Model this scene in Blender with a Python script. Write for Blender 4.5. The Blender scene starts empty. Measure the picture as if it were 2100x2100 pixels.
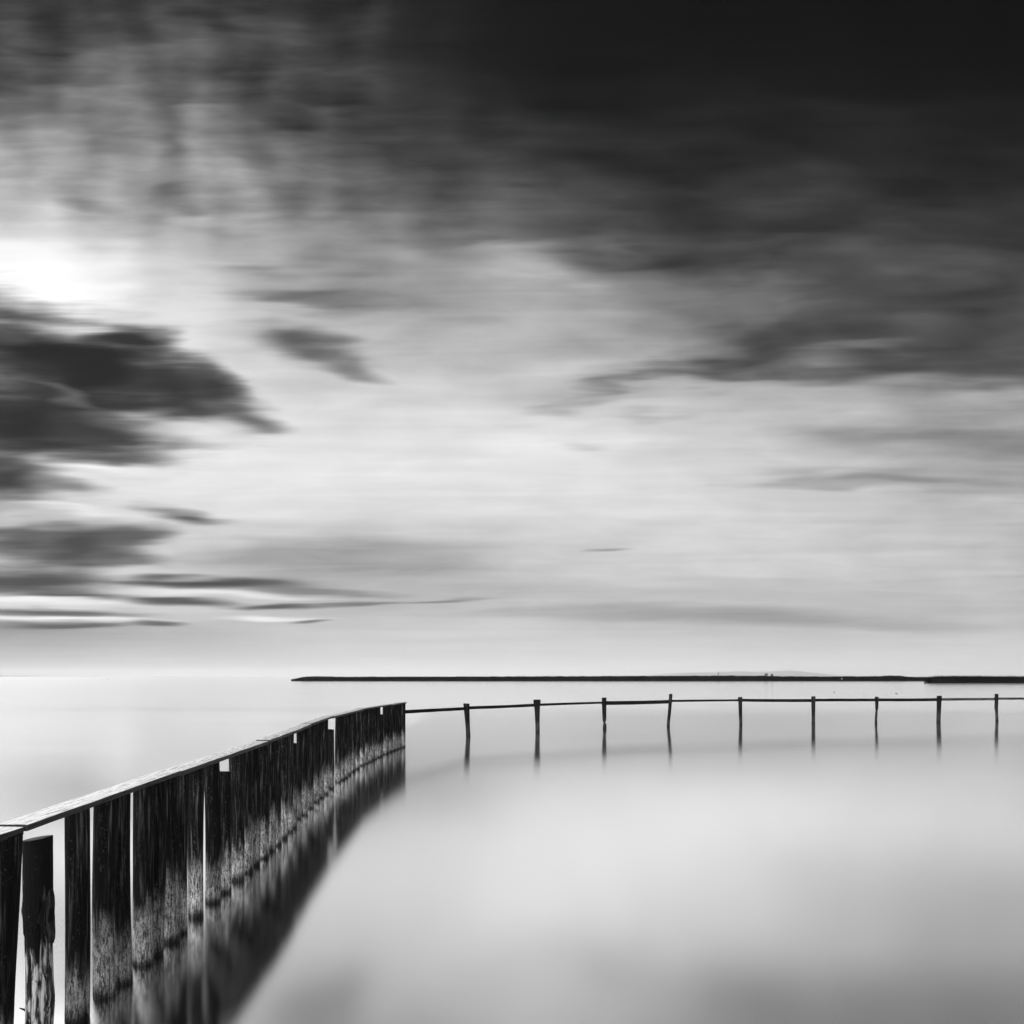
import bpy, bmesh, math, random
from mathutils import Vector, Matrix, noise as mnoise

random.seed(11)
S = bpy.context.scene
C = S.collection
F, HOR, CAM_H = 1680.0, 1387.0, 2.5          # focal length and horizon row of the photo (px), eye height over the water

# ------------------------------------------------------------------ helpers
def tag(o, label=None, cat=None, group=None, kind=None):
    if label: o['label'] = label
    if cat: o['category'] = cat
    if group: o['group'] = group
    if kind: o['kind'] = kind
    return o

def empty(name, loc):
    o = bpy.data.objects.new(name, None)
    o.empty_display_size = 0.2
    o.location = loc
    C.objects.link(o)
    return o

def link(name, bm, mat, parent=None, loc=(0, 0, 0), rot=None, smooth=True):
    me = bpy.data.meshes.new(name)
    bmesh.ops.recalc_face_normals(bm, faces=bm.faces)
    bm.to_mesh(me); bm.free()
    me.materials.append(mat)
    if smooth:
        for p in me.polygons: p.use_smooth = True
        me.set_sharp_from_angle(angle=math.radians(42))
    o = bpy.data.objects.new(name, me)
    C.objects.link(o)
    L = Vector(loc)
    if parent is not None:
        o.parent = parent
        L = L - parent.location
    o.location = L
    if rot: o.rotation_euler = rot
    return o

def interp(tab, x):
    if x <= tab[0][0]: return tab[0][1]
    for (a, b), (c, d) in zip(tab, tab[1:]):
        if x <= c: return b + (d - b) * (x - a) / (c - a)
    return tab[-1][1]

def n3(x, y, z): return mnoise.noise(Vector((x, y, z)))

# ------------------------------------------------------------------ node helpers
class NT:
    def __init__(s, nt): s.t = nt
    def new(s, typ, **kw):
        n = s.t.nodes.new(typ)
        for k, v in kw.items(): setattr(n, k, v)
        return n
    def put(s, sock, v):
        if isinstance(v, bpy.types.NodeSocket): s.t.links.new(v, sock)
        elif v is not None: sock.default_value = v
    def math(s, op, a, b=None, c=None, clamp=False):
        n = s.new('ShaderNodeMath', operation=op); n.use_clamp = clamp
        s.put(n.inputs[0], a); s.put(n.inputs[1], b)
        if c is not None: s.put(n.inputs[2], c)
        return n.outputs[0]
    def xyz(s, x, y, z=0.0):
        n = s.new('ShaderNodeCombineXYZ')
        s.put(n.inputs[0], x); s.put(n.inputs[1], y); s.put(n.inputs[2], z)
        return n.outputs[0]
    def sep(s, v):
        n = s.new('ShaderNodeSeparateXYZ'); s.put(n.inputs[0], v)
        return n.outputs
    def map(s, v, loc=(0, 0, 0), rot=(0, 0, 0), sc=(1, 1, 1), typ='POINT'):
        n = s.new('ShaderNodeMapping', vector_type=typ)
        s.put(n.inputs[0], v); n.inputs['Location'].default_value = loc
        n.inputs['Rotation'].default_value = rot; n.inputs['Scale'].default_value = sc
        return n.outputs[0]
    def noise(s, v, scale=1.0, detail=3.0, rough=0.5, dist=0.0):
        n = s.new('ShaderNodeTexNoise')
        s.put(n.inputs['Vector'], v); n.inputs['Scale'].default_value = scale
        n.inputs['Detail'].default_value = detail; n.inputs['Roughness'].default_value = rough
        n.inputs['Distortion'].default_value = dist
        return n.outputs['Fac']
    def rng(s, v, a, b, c=0.0, d=1.0, typ='SMOOTHSTEP'):
        n = s.new('ShaderNodeMapRange', interpolation_type=typ)
        s.put(n.inputs['Value'], v)
        for k, q in zip(('From Min', 'From Max', 'To Min', 'To Max'), (a, b, c, d)): s.put(n.inputs[k], q)
        return n.outputs['Result']
    def mixf(s, f, a, b):
        n = s.new('ShaderNodeMix'); n.data_type = 'FLOAT'
        s.put(n.inputs[0], f); s.put(n.inputs[2], a); s.put(n.inputs[3], b)
        return n.outputs[0]
    def ramp(s, v, stops, interp='LINEAR'):
        n = s.new('ShaderNodeValToRGB'); s.put(n.inputs[0], v)
        r = n.color_ramp; r.interpolation = interp
        while len(r.elements) < len(stops): r.elements.new(0.5)
        for e, (p, g) in zip(r.elements, stops):
            e.position = p; e.color = (g, g, g, 1)
        return n.outputs[0]

def material(name):
    m = bpy.data.materials.new(name); m.use_nodes = True
    m.node_tree.nodes.clear()
    N = NT(m.node_tree)
    out = N.new('ShaderNodeOutputMaterial')
    return m, N, out

# ------------------------------------------------------------------ sky
SUN_AZ = math.radians(-32.0)      # left of the view axis (+Y)
SUN_EL = math.radians(30.0)

W = bpy.data.worlds.new("World"); S.world = W; W.use_nodes = True
W.node_tree.nodes.clear(); W.cycles.sampling_method = 'MANUAL'; W.cycles.sample_map_resolution = 512
N = NT(W.node_tree)
wout = N.new('ShaderNodeOutputWorld')
bg = N.new('ShaderNodeBackground')
tc = N.new('ShaderNodeTexCoord')
dx, dy_, dz = N.sep(tc.outputs['Generated'])
ay = N.math('MAXIMUM', N.math('ABSOLUTE', dy_), 0.12)
# direction of the sky as slopes: across (U) and above the horizon (V), both in thousandths
U = N.math('ADD', N.math('MULTIPLY', N.math('DIVIDE', dx, ay), F / 1000), 1.05)
Vv = N.math('MULTIPLY', N.math('DIVIDE', dz, ay), F / 1000)
Vv = N.math('MAXIMUM', Vv, 0.0)
P0 = N.math('SUBTRACT', HOR / 1000, Vv)
# turbulence of the long drawn clouds, finer towards the horizon
vlog = N.math('POWER', N.math('ADD', Vv, 0.10), 0.55)
q = N.xyz(N.math('MULTIPLY', U, 1.0), N.math('MULTIPLY', vlog, 3.2))
wa = N.noise(N.map(q, sc=(1.9, 3.2, 1)), 1.0, 3, 0.5)
wb = N.noise(N.map(q, loc=(7.1, 3.3, 0), sc=(1.5, 3.0, 1)), 1.0, 3, 0.5)
wc = N.noise(N.map(q, loc=(2.1, 9.3, 0), sc=(3.6, 14.0, 1)), 1.0, 1.5, 0.5)
vs = N.math('MULTIPLY', N.math('POWER', N.math('ADD', Vv, 0.02), 0.8), 0.16)
px = N.math('ADD', U, N.math('MULTIPLY', N.math('SUBTRACT', wa, 0.5), 0.26))
py = N.math('ADD', P0, N.math('MULTIPLY', N.math('SUBTRACT', wb, 0.5), vs))
py = N.math('ADD', py, N.math('MULTIPLY', N.math('SUBTRACT', wc, 0.5), N.math('MULTIPLY', vs, 0.7)))
px = N.math('ADD', px, N.math('MULTIPLY', N.math('SUBTRACT', wc, 0.5), 0.09))

COLS = [-600, 0, 150, 300, 450, 600, 800, 1050, 1300, 1600, 1850, 2100, 2700]
ROWS = [
 (-300, [30, 35, 35, 32, 30, 26, 24, 22, 21, 20, 19, 18, 18]),
 (0,    [50, 60, 64, 62, 60, 52, 36, 22, 16, 13, 12, 11, 10]),
 (100,  [66, 82, 94, 92, 88, 72, 46, 26, 20, 17, 15, 14, 14]),
 (200,  [80, 104, 118, 112, 100, 76, 58, 33, 28, 25, 23, 21, 20]),
 (300,  [115, 148, 142, 126, 118, 98, 78, 58, 40, 40, 37, 34, 32]),
 (400,  [150, 195, 170, 142, 130, 114, 100, 74, 54, 52, 48, 46, 42]),
 (480,  [180, 226, 204, 178, 165, 152, 135, 108, 74, 62, 60, 60, 55]),
 (560,  [200, 250, 240, 214, 192, 168, 152, 158, 118, 86, 76, 72, 66]),
 (620,  [200, 252, 246, 216, 214, 180, 154, 166, 132, 92, 80, 76, 70]),
 (680,  [180, 240, 245, 235, 216, 190, 182, 178, 150, 106, 84, 78, 74]),
 (740,  [170, 220, 225, 232, 214, 204, 196, 184, 172, 140, 104, 92, 84]),
 (800,  [170, 210, 215, 222, 222, 206, 205, 198, 188, 172, 158, 150, 140]),
 (870,  [180, 215, 225, 232, 234, 222, 220, 220, 210, 192, 178, 164, 156]),
 (950,  [180, 210, 222, 232, 234, 232, 230, 231, 222, 203, 180, 158, 148]),
 (1010, [170, 205, 220, 228, 230, 229, 226, 224, 221, 208, 190, 178, 170]),
 (1070, [165, 195, 205, 215, 218, 216, 210, 214, 215, 208, 194, 188, 180]),
 (1140, [150, 185, 190, 195, 188, 171, 170, 192, 206, 205, 198, 190, 180]),
 (1200, [160, 205, 205, 205, 197, 180, 174, 188, 198, 196, 194, 192, 184]),
 (1250, [170, 220, 215, 206, 198, 190, 186, 191, 186, 186, 186, 186, 180]),
 (1290, [136, 138, 150, 168, 182, 192, 200, 202, 192, 186, 192, 194, 188]),
 (1330, [154, 167, 175, 183, 189, 196, 203, 208, 208, 203, 205, 207, 203]),
 (1365, [168, 182, 188, 195, 200, 205, 211, 216, 217, 216, 216, 216, 212]),
 (1387, [178, 190, 197, 203, 207, 211, 215, 219, 220, 219, 219, 219, 215]),
]
t = N.math('DIVIDE', N.math('ADD', px, 0.6), 3.3, clamp=True)
val = None
prev = None
for y, vals in ROWS:
    tj = t if val is None else N.math('MULTIPLY_ADD', val, 1e-7, t)
    r = N.ramp(tj, [((c + 600) / 3300, g / 255) for c, g in zip(COLS, vals)], 'CARDINAL')
    if val is None: val = r
    else:
        val = N.mixf(N.rng(py, prev / 1000, y / 1000, typ='LINEAR'), val, r)
    prev = y

# separate cloud banks: centre, half axes (all /1000 of the slope units), tilt, tone, edge softness
CL = [
 # glow round the hidden sun
 (90, 612, 165, 80, -4, 264, 1), (40, 530, 110, 60, 0, 252, 1),
 # grey banks right of it
 (630, 612, 170, 28, 2, 112, .9), (540, 660, 120, 20, -3, 196, .9), (700, 552, 110, 20, 3, 128, .9), (800, 640, 120, 24, 4, 160, 1),
 (350, 690, 70, 20, 16, 232, .8), (650, 705, 120, 34, 14, 96, 1), (730, 755, 60, 26, 24, 132, 1),
 # the dark bank on the left, in three steps, with bright gaps
 (110, 800, 280, 130, 10, 92, 1), (165, 742, 245, 88, 13, 26, .75), (265, 678, 80, 26, 8, 44, .7), (20, 668, 70, 22, 6, 84, .8), (385, 800, 150, 52, 20, 46, .9), (445, 790, 70, 36, 24, 62, .9), (500, 858, 80, 24, 20, 100, 1), 
 (85, 868, 225, 66, 7, 34, .75), (240, 890, 100, 34, 12, 56, .8), (300, 870, 80, 16, 14, 90, 1), (125, 806, 110, 9, 14, 92, .9),
 (20, 980, 110, 58, 8, 54, .85), (140, 1005, 80, 18, 10, 130, 1), (250, 940, 90, 10, 6, 96, 1),
 (190, 962, 130, 12, 8, 244, .9), (400, 880, 90, 26, 10, 226, 1), (330, 640, 90, 14, 2, 225, 1),
 (160, 1118, 165, 42, -5, 48, .85), (30, 1110, 110, 26, 0, 80, .9), (250, 1128, 110, 14, 4, 80, .9), (280, 1100, 90, 14, 3, 86, .9), (375, 1063, 80, 13, 10, 86, .9), (170, 1052, 120, 5, 3, 232, 1),
 (40, 1193, 170, 28, 2, 64, .7), (150, 1225, 130, 6, 1, 80, .9), (420, 1196, 210, 11, 2, 58, .8), (640, 1211, 120, 5, 3, 120, .9),
 (430, 1217, 200, 4.5, 2, 232, .9), (60, 1233, 200, 5, 1, 246, .9),
 (370, 1236, 110, 8, 1, 66, .8), (540, 1246, 110, 7, -1, 74, .8), (720, 1238, 100, 3.5, -3, 118, .9), (880, 1231, 90, 2.5, -3, 132, .9),
 (100, 1256, 180, 6, 1, 76, .8), (120, 1268, 230, 3, 1, 242, .9), (110, 1280, 150, 5, 0, 64, .8), (330, 1279, 60, 4.5, 2, 74, .8), (560, 1266, 110, 2.5, 0, 235, .9), (645, 1271, 40, 3, -2, 112, .9),
 # band of grey cloud on the right
 (1600, 725, 290, 30, -10, 74, .8), (1440, 775, 190, 14, -9, 100, .9), (1950, 750, 350, 30, -2, 78, .9), (1990, 660, 330, 50, -6, 72, .9),
 (1560, 655, 150, 12, -9, 104, 1), (1780, 715, 90, 6, -8, 108, 1), (1610, 757, 50, 5, -10, 112, .9), (1480, 800, 60, 6, -8, 176, 1), (1300, 815, 90, 6, -6, 176, 1), (1180, 830, 90, 6, -5, 178, 1), (1330, 850, 70, 5, 4, 178, 1),
 (1120, 560, 100, 50, 0, 172, 1), (990, 478, 110, 18, -14, 96, .9), (860, 500, 80, 24, 10, 120, 1),
 (1980, 905, 280, 30, 2, 138, .9), (1850, 985, 280, 20, 0, 146, .9), (1990, 860, 180, 12, 2, 160, .9), (1700, 1000, 160, 10, 2, 168, 1), (1950, 1025, 110, 9, -2, 190, 1),
 (1090, 900, 170, 50, -4, 232, .9), (1210, 910, 50, 12, 0, 200, .9),
 (1550, 1268, 430, 18, 2, 150, .9), (1200, 1250, 240, 10, -3, 166, 1), (700, 1138, 240, 32, 2, 158, .9), (1245, 1130, 50, 3, 0, 158, .9),
 # mottled high cloud, upper left
 (355, 210, 50, 50, 0, 70, 1), (350, 310, 48, 46, 0, 78, 1), (365, 405, 46, 26, 0, 84, .9), (180, 400, 54, 18, 16, 122, .9),
 (170, 165, 54, 26, 10, 84, 1), (80, 95, 60, 14, 2, 62, .9), (70, 160, 90, 12, -3, 100, 1),
 (270, 260, 70, 40, 0, 136, 1), (445, 270, 60, 50, 0, 122, 1), (250, 130, 60, 40, 0, 100, 1), (440, 370, 60, 30, 0, 140, 1), (540, 330, 60, 30, 5, 86, 1), 
 (700, 50, 70, 34, 0, 58, .9), (600, 20, 60, 20, 0, 42, 1), (400, 30, 60, 26, 0, 30, .9), (545, 17, 50, 16, 0, 56, 1), (470, 200, 70, 22, -3, 92, 1), (500, 130, 60, 30, 0, 74, 1), (720, 200, 60, 20, 4, 36, 1), (630, 240, 60, 26, 0, 44, 1),
 (620, 430, 90, 18, 0, 128, 1), (900, 330, 80, 50, 0, 62, 1), (1130, 300, 70, 24, 0, 50, 1),
 (1180, 470, 60, 14, 0, 70, 1), (1060, 400, 60, 12, 0, 96, 1), (1380, 520, 90, 14, -6, 60, 1), (1560, 540, 60, 20, -30, 74, 1), (1540, 480, 120, 16, -4, 54, 1),
]
pv = N.xyz(px, py)
en = N.noise(N.map(N.xyz(U, P0), loc=(5.5, 2.2, 0), sc=(2.6, 34.0, 1)), 1.0, 3, 0.6)
en2 = N.noise(N.map(N.xyz(U, P0), loc=(1.5, 7.2, 0), sc=(7.0, 13.0, 1)), 1.0, 2, 0.5)
edge_n = N.math('ADD', N.math('MULTIPLY', N.math('SUBTRACT', en, 0.5), 0.55), N.math('MULTIPLY', N.math('SUBTRACT', en2, 0.5), 0.30))
for cx, cy, a, b, ang, tone, soft in CL:
    if b <= 6: b *= 1.45; soft = 1
    if cx > 1300 and cy < 900: soft = 1; b *= 1.1
    op = 0.62 if cy < 560 else 1.0
    pj = N.new('ShaderNodeVectorMath', operation='MULTIPLY_ADD')
    N.put(pj.inputs[0], val); pj.inputs[1].default_value = (1e-7, 0, 0); N.put(pj.inputs[2], pv)
    m = N.map(pj.outputs[0], loc=(cx / 1000, cy / 1000, 0), rot=(0, 0, math.radians(ang)), sc=(a / 1000 * 1.55, b / 1000 * 1.6, 1), typ='TEXTURE')
    ln = N.new('ShaderNodeVectorMath', operation='LENGTH'); N.put(ln.inputs[0], m)
    k = N.rng(N.math('ADD', ln.outputs['Value'], edge_n), 1.0, 1.0 - min(1.0, soft + 0.15) * 0.97, 0.0, op)
    val = N.mixf(k, val, tone / 255)

# fine streaks and soft mottling in proportion to the tone
f1 = N.noise(N.map(q, loc=(4.0, 1.0, 0), sc=(2.2, 15.0, 1)), 1.0, 4, 0.5, 0.5)
f2 = N.noise(N.map(q, loc=(1.0, 5.0, 0), sc=(6.0, 8.5, 1)), 1.0, 3, 0.5, 0.3)
mid = N.math('MULTIPLY', N.math('MULTIPLY', val, N.math('SUBTRACT', 1.12, val)), 2.6)
det = N.math('ADD', N.math('MULTIPLY', N.math('SUBTRACT', f1, 0.5), 0.20), N.math('MULTIPLY', N.math('SUBTRACT', f2, 0.5), 0.20))
# rippled high cloud on the left, fainter slanting ripples on the right
pw = N.xyz(N.mixf(0.3, U, px), N.mixf(0.3, P0, py))
f3 = N.noise(N.map(pw, loc=(3.3, 8.1, 0), sc=(8.0, 4.0, 1)), 1.0, 1.0, 0.4)
f4 = N.noise(N.map(pw, loc=(1.3, 2.1, 0), sc=(4.5, 24.0, 1)), 1.0, 3, 0.55)
m3 = N.math('MULTIPLY', N.rng(px, 1.35, 0.55), N.rng(py, 0.64, 0.40))
r3 = N.math('ADD', N.math('MULTIPLY', N.math('SUBTRACT', f3, 0.5), 0.66), N.math('MULTIPLY', N.math('SUBTRACT', f4, 0.5), 0.36))
f5 = N.noise(N.map(pw, loc=(6.3, 0.1, 0), rot=(0, 0, math.radians(28)), sc=(3.6, 13.0, 1)), 1.0, 2, 0.45)
m5 = N.math('MULTIPLY', N.rng(px, 0.75, 1.2), N.math('MULTIPLY', N.rng(py, 0.10, 0.30), N.rng(py, 0.95, 0.75)))
r5 = N.math('MULTIPLY', N.math('MULTIPLY', N.math('SUBTRACT', f5, 0.5), 0.45), m5)
det = N.math('ADD', det, N.math('ADD', N.math('MULTIPLY', r3, m3), r5))
fade = N.rng(Vv, 0.0, 0.25, 0.25, 1.0)
val = N.math('ADD', val, N.math('MULTIPLY', N.math('MULTIPLY', det, mid), fade))
val = N.math('MAXIMUM', val, 0.03)
lin = N.math('POWER', val, 2.25)
# the hidden sun behind the thin cloud is brighter than the film holds
sdir = (math.sin(SUN_AZ) * math.cos(SUN_EL), math.cos(SUN_AZ) * math.cos(SUN_EL), math.sin(SUN_EL))
# clear air above the cloud
sky = N.new('ShaderNodeTexSky', sky_type='NISHITA'); sky.sun_disc = False
sky.sun_elevation = SUN_EL; sky.sun_rotation = SUN_AZ
bwn = N.new('ShaderNodeRGBToBW'); N.put(bwn.inputs[0], sky.outputs[0])
clear = N.math('MULTIPLY', bwn.outputs[0], 0.00006)
# sky behind and beside the viewer, brightened as added fill for the piles
back_fill = N.rng(dy_, 0.42, -0.25, 1.0, 5.2)
lin = N.math('MULTIPLY', lin, back_fill)
tot = N.math('ADD', lin, clear)
N.put(bg.inputs['Color'], tot)
bg.inputs['Strength'].default_value = 1.0
N.put(wout.inputs['Surface'], bg.outputs[0])

sun = bpy.data.lights.new("sun", 'SUN'); sun.energy = 2.4; sun.angle = math.radians(8)
sun.color = (1.0, 1.0, 1.0)
so = bpy.data.objects.new("sun", sun); C.objects.link(so)
so.rotation_euler = Vector(sdir).to_track_quat('Z', 'Y').to_euler()

# ------------------------------------------------------------------ materials
def wood_pile_mat(name, top=0.008, pale=0.85, band=1.0, coarse=1.0):
    m, N, out = material(name)
    tc = N.new('ShaderNodeTexCoord'); oi = N.new('ShaderNodeObjectInfo')
    r = oi.outputs['Random']
    obj = tc.outputs['Object']
    va = N.new('ShaderNodeVectorMath', operation='ADD')
    N.put(va.inputs[0], obj)
    off = N.xyz(N.math('MULTIPLY', r, 57.0), N.math('MULTIPLY', r, 31.0), N.math('MULTIPLY', r, 0.0))
    N.put(va.inputs[1], off)
    p = va.outputs[0]
    z = N.sep(obj)[2]
    grain = N.noise(N.map(p, sc=(60, 60, 2.6)), 1.0, 5, 0.6, 0.2)
    streak = N.noise(N.map(p, sc=(17, 17, 1.1)), 1.0, 4, 0.6)
    speck = N.noise(N.map(p, sc=(110, 110, 55)), 1.0, 4, 0.65)
    blotch = N.noise(N.map(p, sc=(14, 14, 7)), 1.0, 4, 0.6)
    # upper dark wood with pale streaks and flecks
    up = N.math('MULTIPLY', N.rng(grain, 0.45, 0.78), N.rng(streak, 0.40, 0.68))
    up = N.math('ADD', N.math('MULTIPLY', up, 0.26), N.math('MULTIPLY', N.rng(speck, 0.60, 0.74), N.math('MULTIPLY', N.rng(blotch, .42, .62), 0.10)))
    fl = N.math('MULTIPLY', N.rng(N.noise(N.map(p, sc=(75, 75, 30)), 1.0, 3, 0.7), 0.58, 0.66), N.rng(N.noise(N.map(p, sc=(9, 9, 2.5)), 1.0, 2, 0.5), 0.42, 0.60))
    up = N.math('ADD', up, N.math('MULTIPLY', fl, 0.08))
    up = N.math('ADD', up, top)
    # lime and dried weed left by the changing water level
    hi = N.math('ADD', 0.46, N.math('MULTIPLY', N.math('SUBTRACT', r, 0.5), 0.26))
    zn = N.math('ADD', z, N.math('MULTIPLY', N.math('SUBTRACT', streak, 0.5), 0.75))
    zn = N.math('ADD', zn, N.math('MULTIPLY', N.math('SUBTRACT', grain, 0.5), 0.30))
    kh = N.rng(N.math('SUBTRACT', zn, hi), 0.16, -0.16)
    zl = N.math('ADD', z, N.math('MULTIPLY', N.math('SUBTRACT', speck, 0.5), -0.30))
    zl = N.math('ADD', zl, N.math('MULTIPLY', N.math('SUBTRACT', streak, 0.5), -0.35))
    kl = N.rng(zl, -0.01, 0.12)
    k = N.math('MULTIPLY', kh, kl)
    drip = N.noise(N.map(p, sc=(85, 85, 16)), 1.0, 4, 0.65)
    tex = N.math('MULTIPLY', N.math('MULTIPLY', N.rng(speck, 0.34, 0.56, 0.35, 1.1), N.rng(drip, 0.36, 0.56, 0.18, 1.1)), N.rng(grain, 0.30, 0.62, 0.35, 1.0))
    tex = N.math('MULTIPLY', tex, N.rng(blotch, 0.30, 0.60, 0.45, 1.0))
    band_v = N.math('MULTIPLY', tex, pale)
    v = N.mixf(N.math('MULTIPLY', k, band), up, band_v)
    wet = N.rng(z, 0.02, 0.055)
    v = N.math('MULTIPLY', v, N.mixf(wet, 0.55, 1.0))
    r2 = N.math('FRACT', N.math('MULTIPLY', r, 7.31))
    v = N.math('MULTIPLY', v, N.mixf(r2, 0.55, 1.35))
    b = N.new('ShaderNodeBsdfPrincipled')
    N.put(b.inputs['Base Color'], v)
    N.put(b.inputs['Roughness'], N.mixf(wet, 0.45, 0.85))
    b.inputs['Specular IOR Level'].default_value = 0.18
    h = N.math('ADD', N.math('MULTIPLY', grain, 0.7), N.math('ADD', N.math('MULTIPLY', speck, 0.35), N.math('MULTIPLY', streak, 0.6)))
    bp = N.new('ShaderNodeBump'); bp.inputs['Strength'].default_value = 0.9; bp.inputs['Distance'].default_value = 0.012 * coarse
    N.put(bp.inputs['Height'], h)
    N.put(b.inputs['Normal'], bp.outputs[0])
    N.put(out.inputs['Surface'], b.outputs[0])
    return m

M_PILE = wood_pile_mat('weathered_pile_wood')
M_POST = wood_pile_mat('dark_post_wood', top=0.014, pale=0.20, band=0.8)

def cap_mat():
    m, N, out = material('silvered_plank_wood')
    tc = N.new('ShaderNodeTexCoord'); oi = N.new('ShaderNodeObjectInfo')
    va = N.new('ShaderNodeVectorMath', operation='ADD')
    N.put(va.inputs[0], tc.outputs['Object'])
    r = oi.outputs['Random']
    N.put(va.inputs[1], N.xyz(N.math('MULTIPLY', r, 91.0), N.math('MULTIPLY', r, 37.0), 0.0))
    p = va.outputs[0]
    grain = N.noise(N.map(p, sc=(4, 90, 60)), 1.0, 5, 0.6, 0.25)
    blot = N.noise(N.map(p, sc=(9, 22, 22)), 1.0, 5, 0.65)
    crack = N.noise(N.map(p, sc=(2.2, 55, 40)), 1.0, 3, 0.5, 0.5)
    speck = N.noise(N.map(p, sc=(60, 90, 90)), 1.0, 3, 0.6)
    v = N.math('MULTIPLY', N.rng(grain, 0.28, 0.66, 0.42, 1.0), N.rng(blot, 0.32, 0.50, 0.35, 1.0))
    v = N.math('MULTIPLY', v, N.rng(crack, 0.36, 0.41, 0.10, 1.0))
    v = N.math('MULTIPLY', v, N.rng(speck, 0.30, 0.42, 0.3, 1.0))
    # by surface normal: sides much darker, top bleached
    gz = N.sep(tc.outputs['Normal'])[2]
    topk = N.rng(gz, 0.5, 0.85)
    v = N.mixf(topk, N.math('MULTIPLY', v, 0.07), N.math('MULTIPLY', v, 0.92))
    b = N.new('ShaderNodeBsdfPrincipled')
    N.put(b.inputs['Base Color'], v)
    b.inputs['Roughness'].default_value = 0.62
    b.inputs['Specular IOR Level'].default_value = 0.5
    h = N.math('ADD', N.math('MULTIPLY', grain, 0.6), N.math('MULTIPLY', N.rng(crack, 0.30, 0.38), 0.8))
    bp = N.new('ShaderNodeBump'); bp.inputs['Strength'].default_value = 0.6; bp.inputs['Distance'].default_value = 0.006
    N.put(bp.inputs['Height'], h); N.put(b.inputs['Normal'], bp.outputs[0])
    N.put(out.inputs['Surface'], b.outputs[0])
    return m
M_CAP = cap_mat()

def rail_mat(name, lo, hi):
    m, N, out = material(name)
    tc = N.new('ShaderNodeTexCoord')
    g = N.noise(N.map(tc.outputs['Object'], sc=(1.6, 30, 22)), 1.0, 4, 0.6)
    bl = N.noise(N.map(tc.outputs['Object'], sc=(2.2, 6, 6)), 1.0, 4, 0.6)
    v = N.mixf(N.math('MULTIPLY', N.rng(g, .35, .7), N.rng(bl, .4, .6)), lo, hi)
    b = N.new('ShaderNodeBsdfPrincipled'); N.put(b.inputs['Base Color'], v)
    b.inputs['Roughness'].default_value = 0.85; b.inputs['Specular IOR Level'].default_value = 0.2
    bp = N.new('ShaderNodeBump'); bp.inputs['Strength'].default_value = 0.6; bp.inputs['Distance'].default_value = 0.01
    N.put(bp.inputs['Height'], g); N.put(b.inputs['Normal'], bp.outputs[0])
    N.put(out.inputs['Surface'], b.outputs[0])
    return m
M_RAIL = rail_mat('dark_rail_wood', 0.010, 0.035)
M_RAIL2 = rail_mat('grey_rail_wood', 0.05, 0.20)

def plain(name, c, rough=0.8, spec=0.2):
    m, N, out = material(name)
    tc = N.new('ShaderNodeTexCoord')
    g = N.noise(tc.outputs['Object'], 3.0, 4, 0.6)
    b = N.new('ShaderNodeBsdfPrincipled')
    N.put(b.inputs['Base Color'], N.rng(g, 0.2, 0.8, c * 0.6, c * 1.4, 'LINEAR'))
    b.inputs['Roughness'].default_value = rough; b.inputs['Specular IOR Level'].default_value = spec
    N.put(out.inputs['Surface'], b.outputs[0])
    return m
M_REED = plain('reed_stems', 0.010)
M_REED2 = plain('near_reed_stems', 0.008)
M_BUSH = plain('bush_leaves', 0.05)
M_HILL = plain('hazed_hill', 0.55)  # pale base colour stands in for part of the distance haze
M_WHITE = plain('white_paint', 0.75, 0.5)
M_BLACK = plain('black_paint', 0.02, 0.5)

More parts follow.
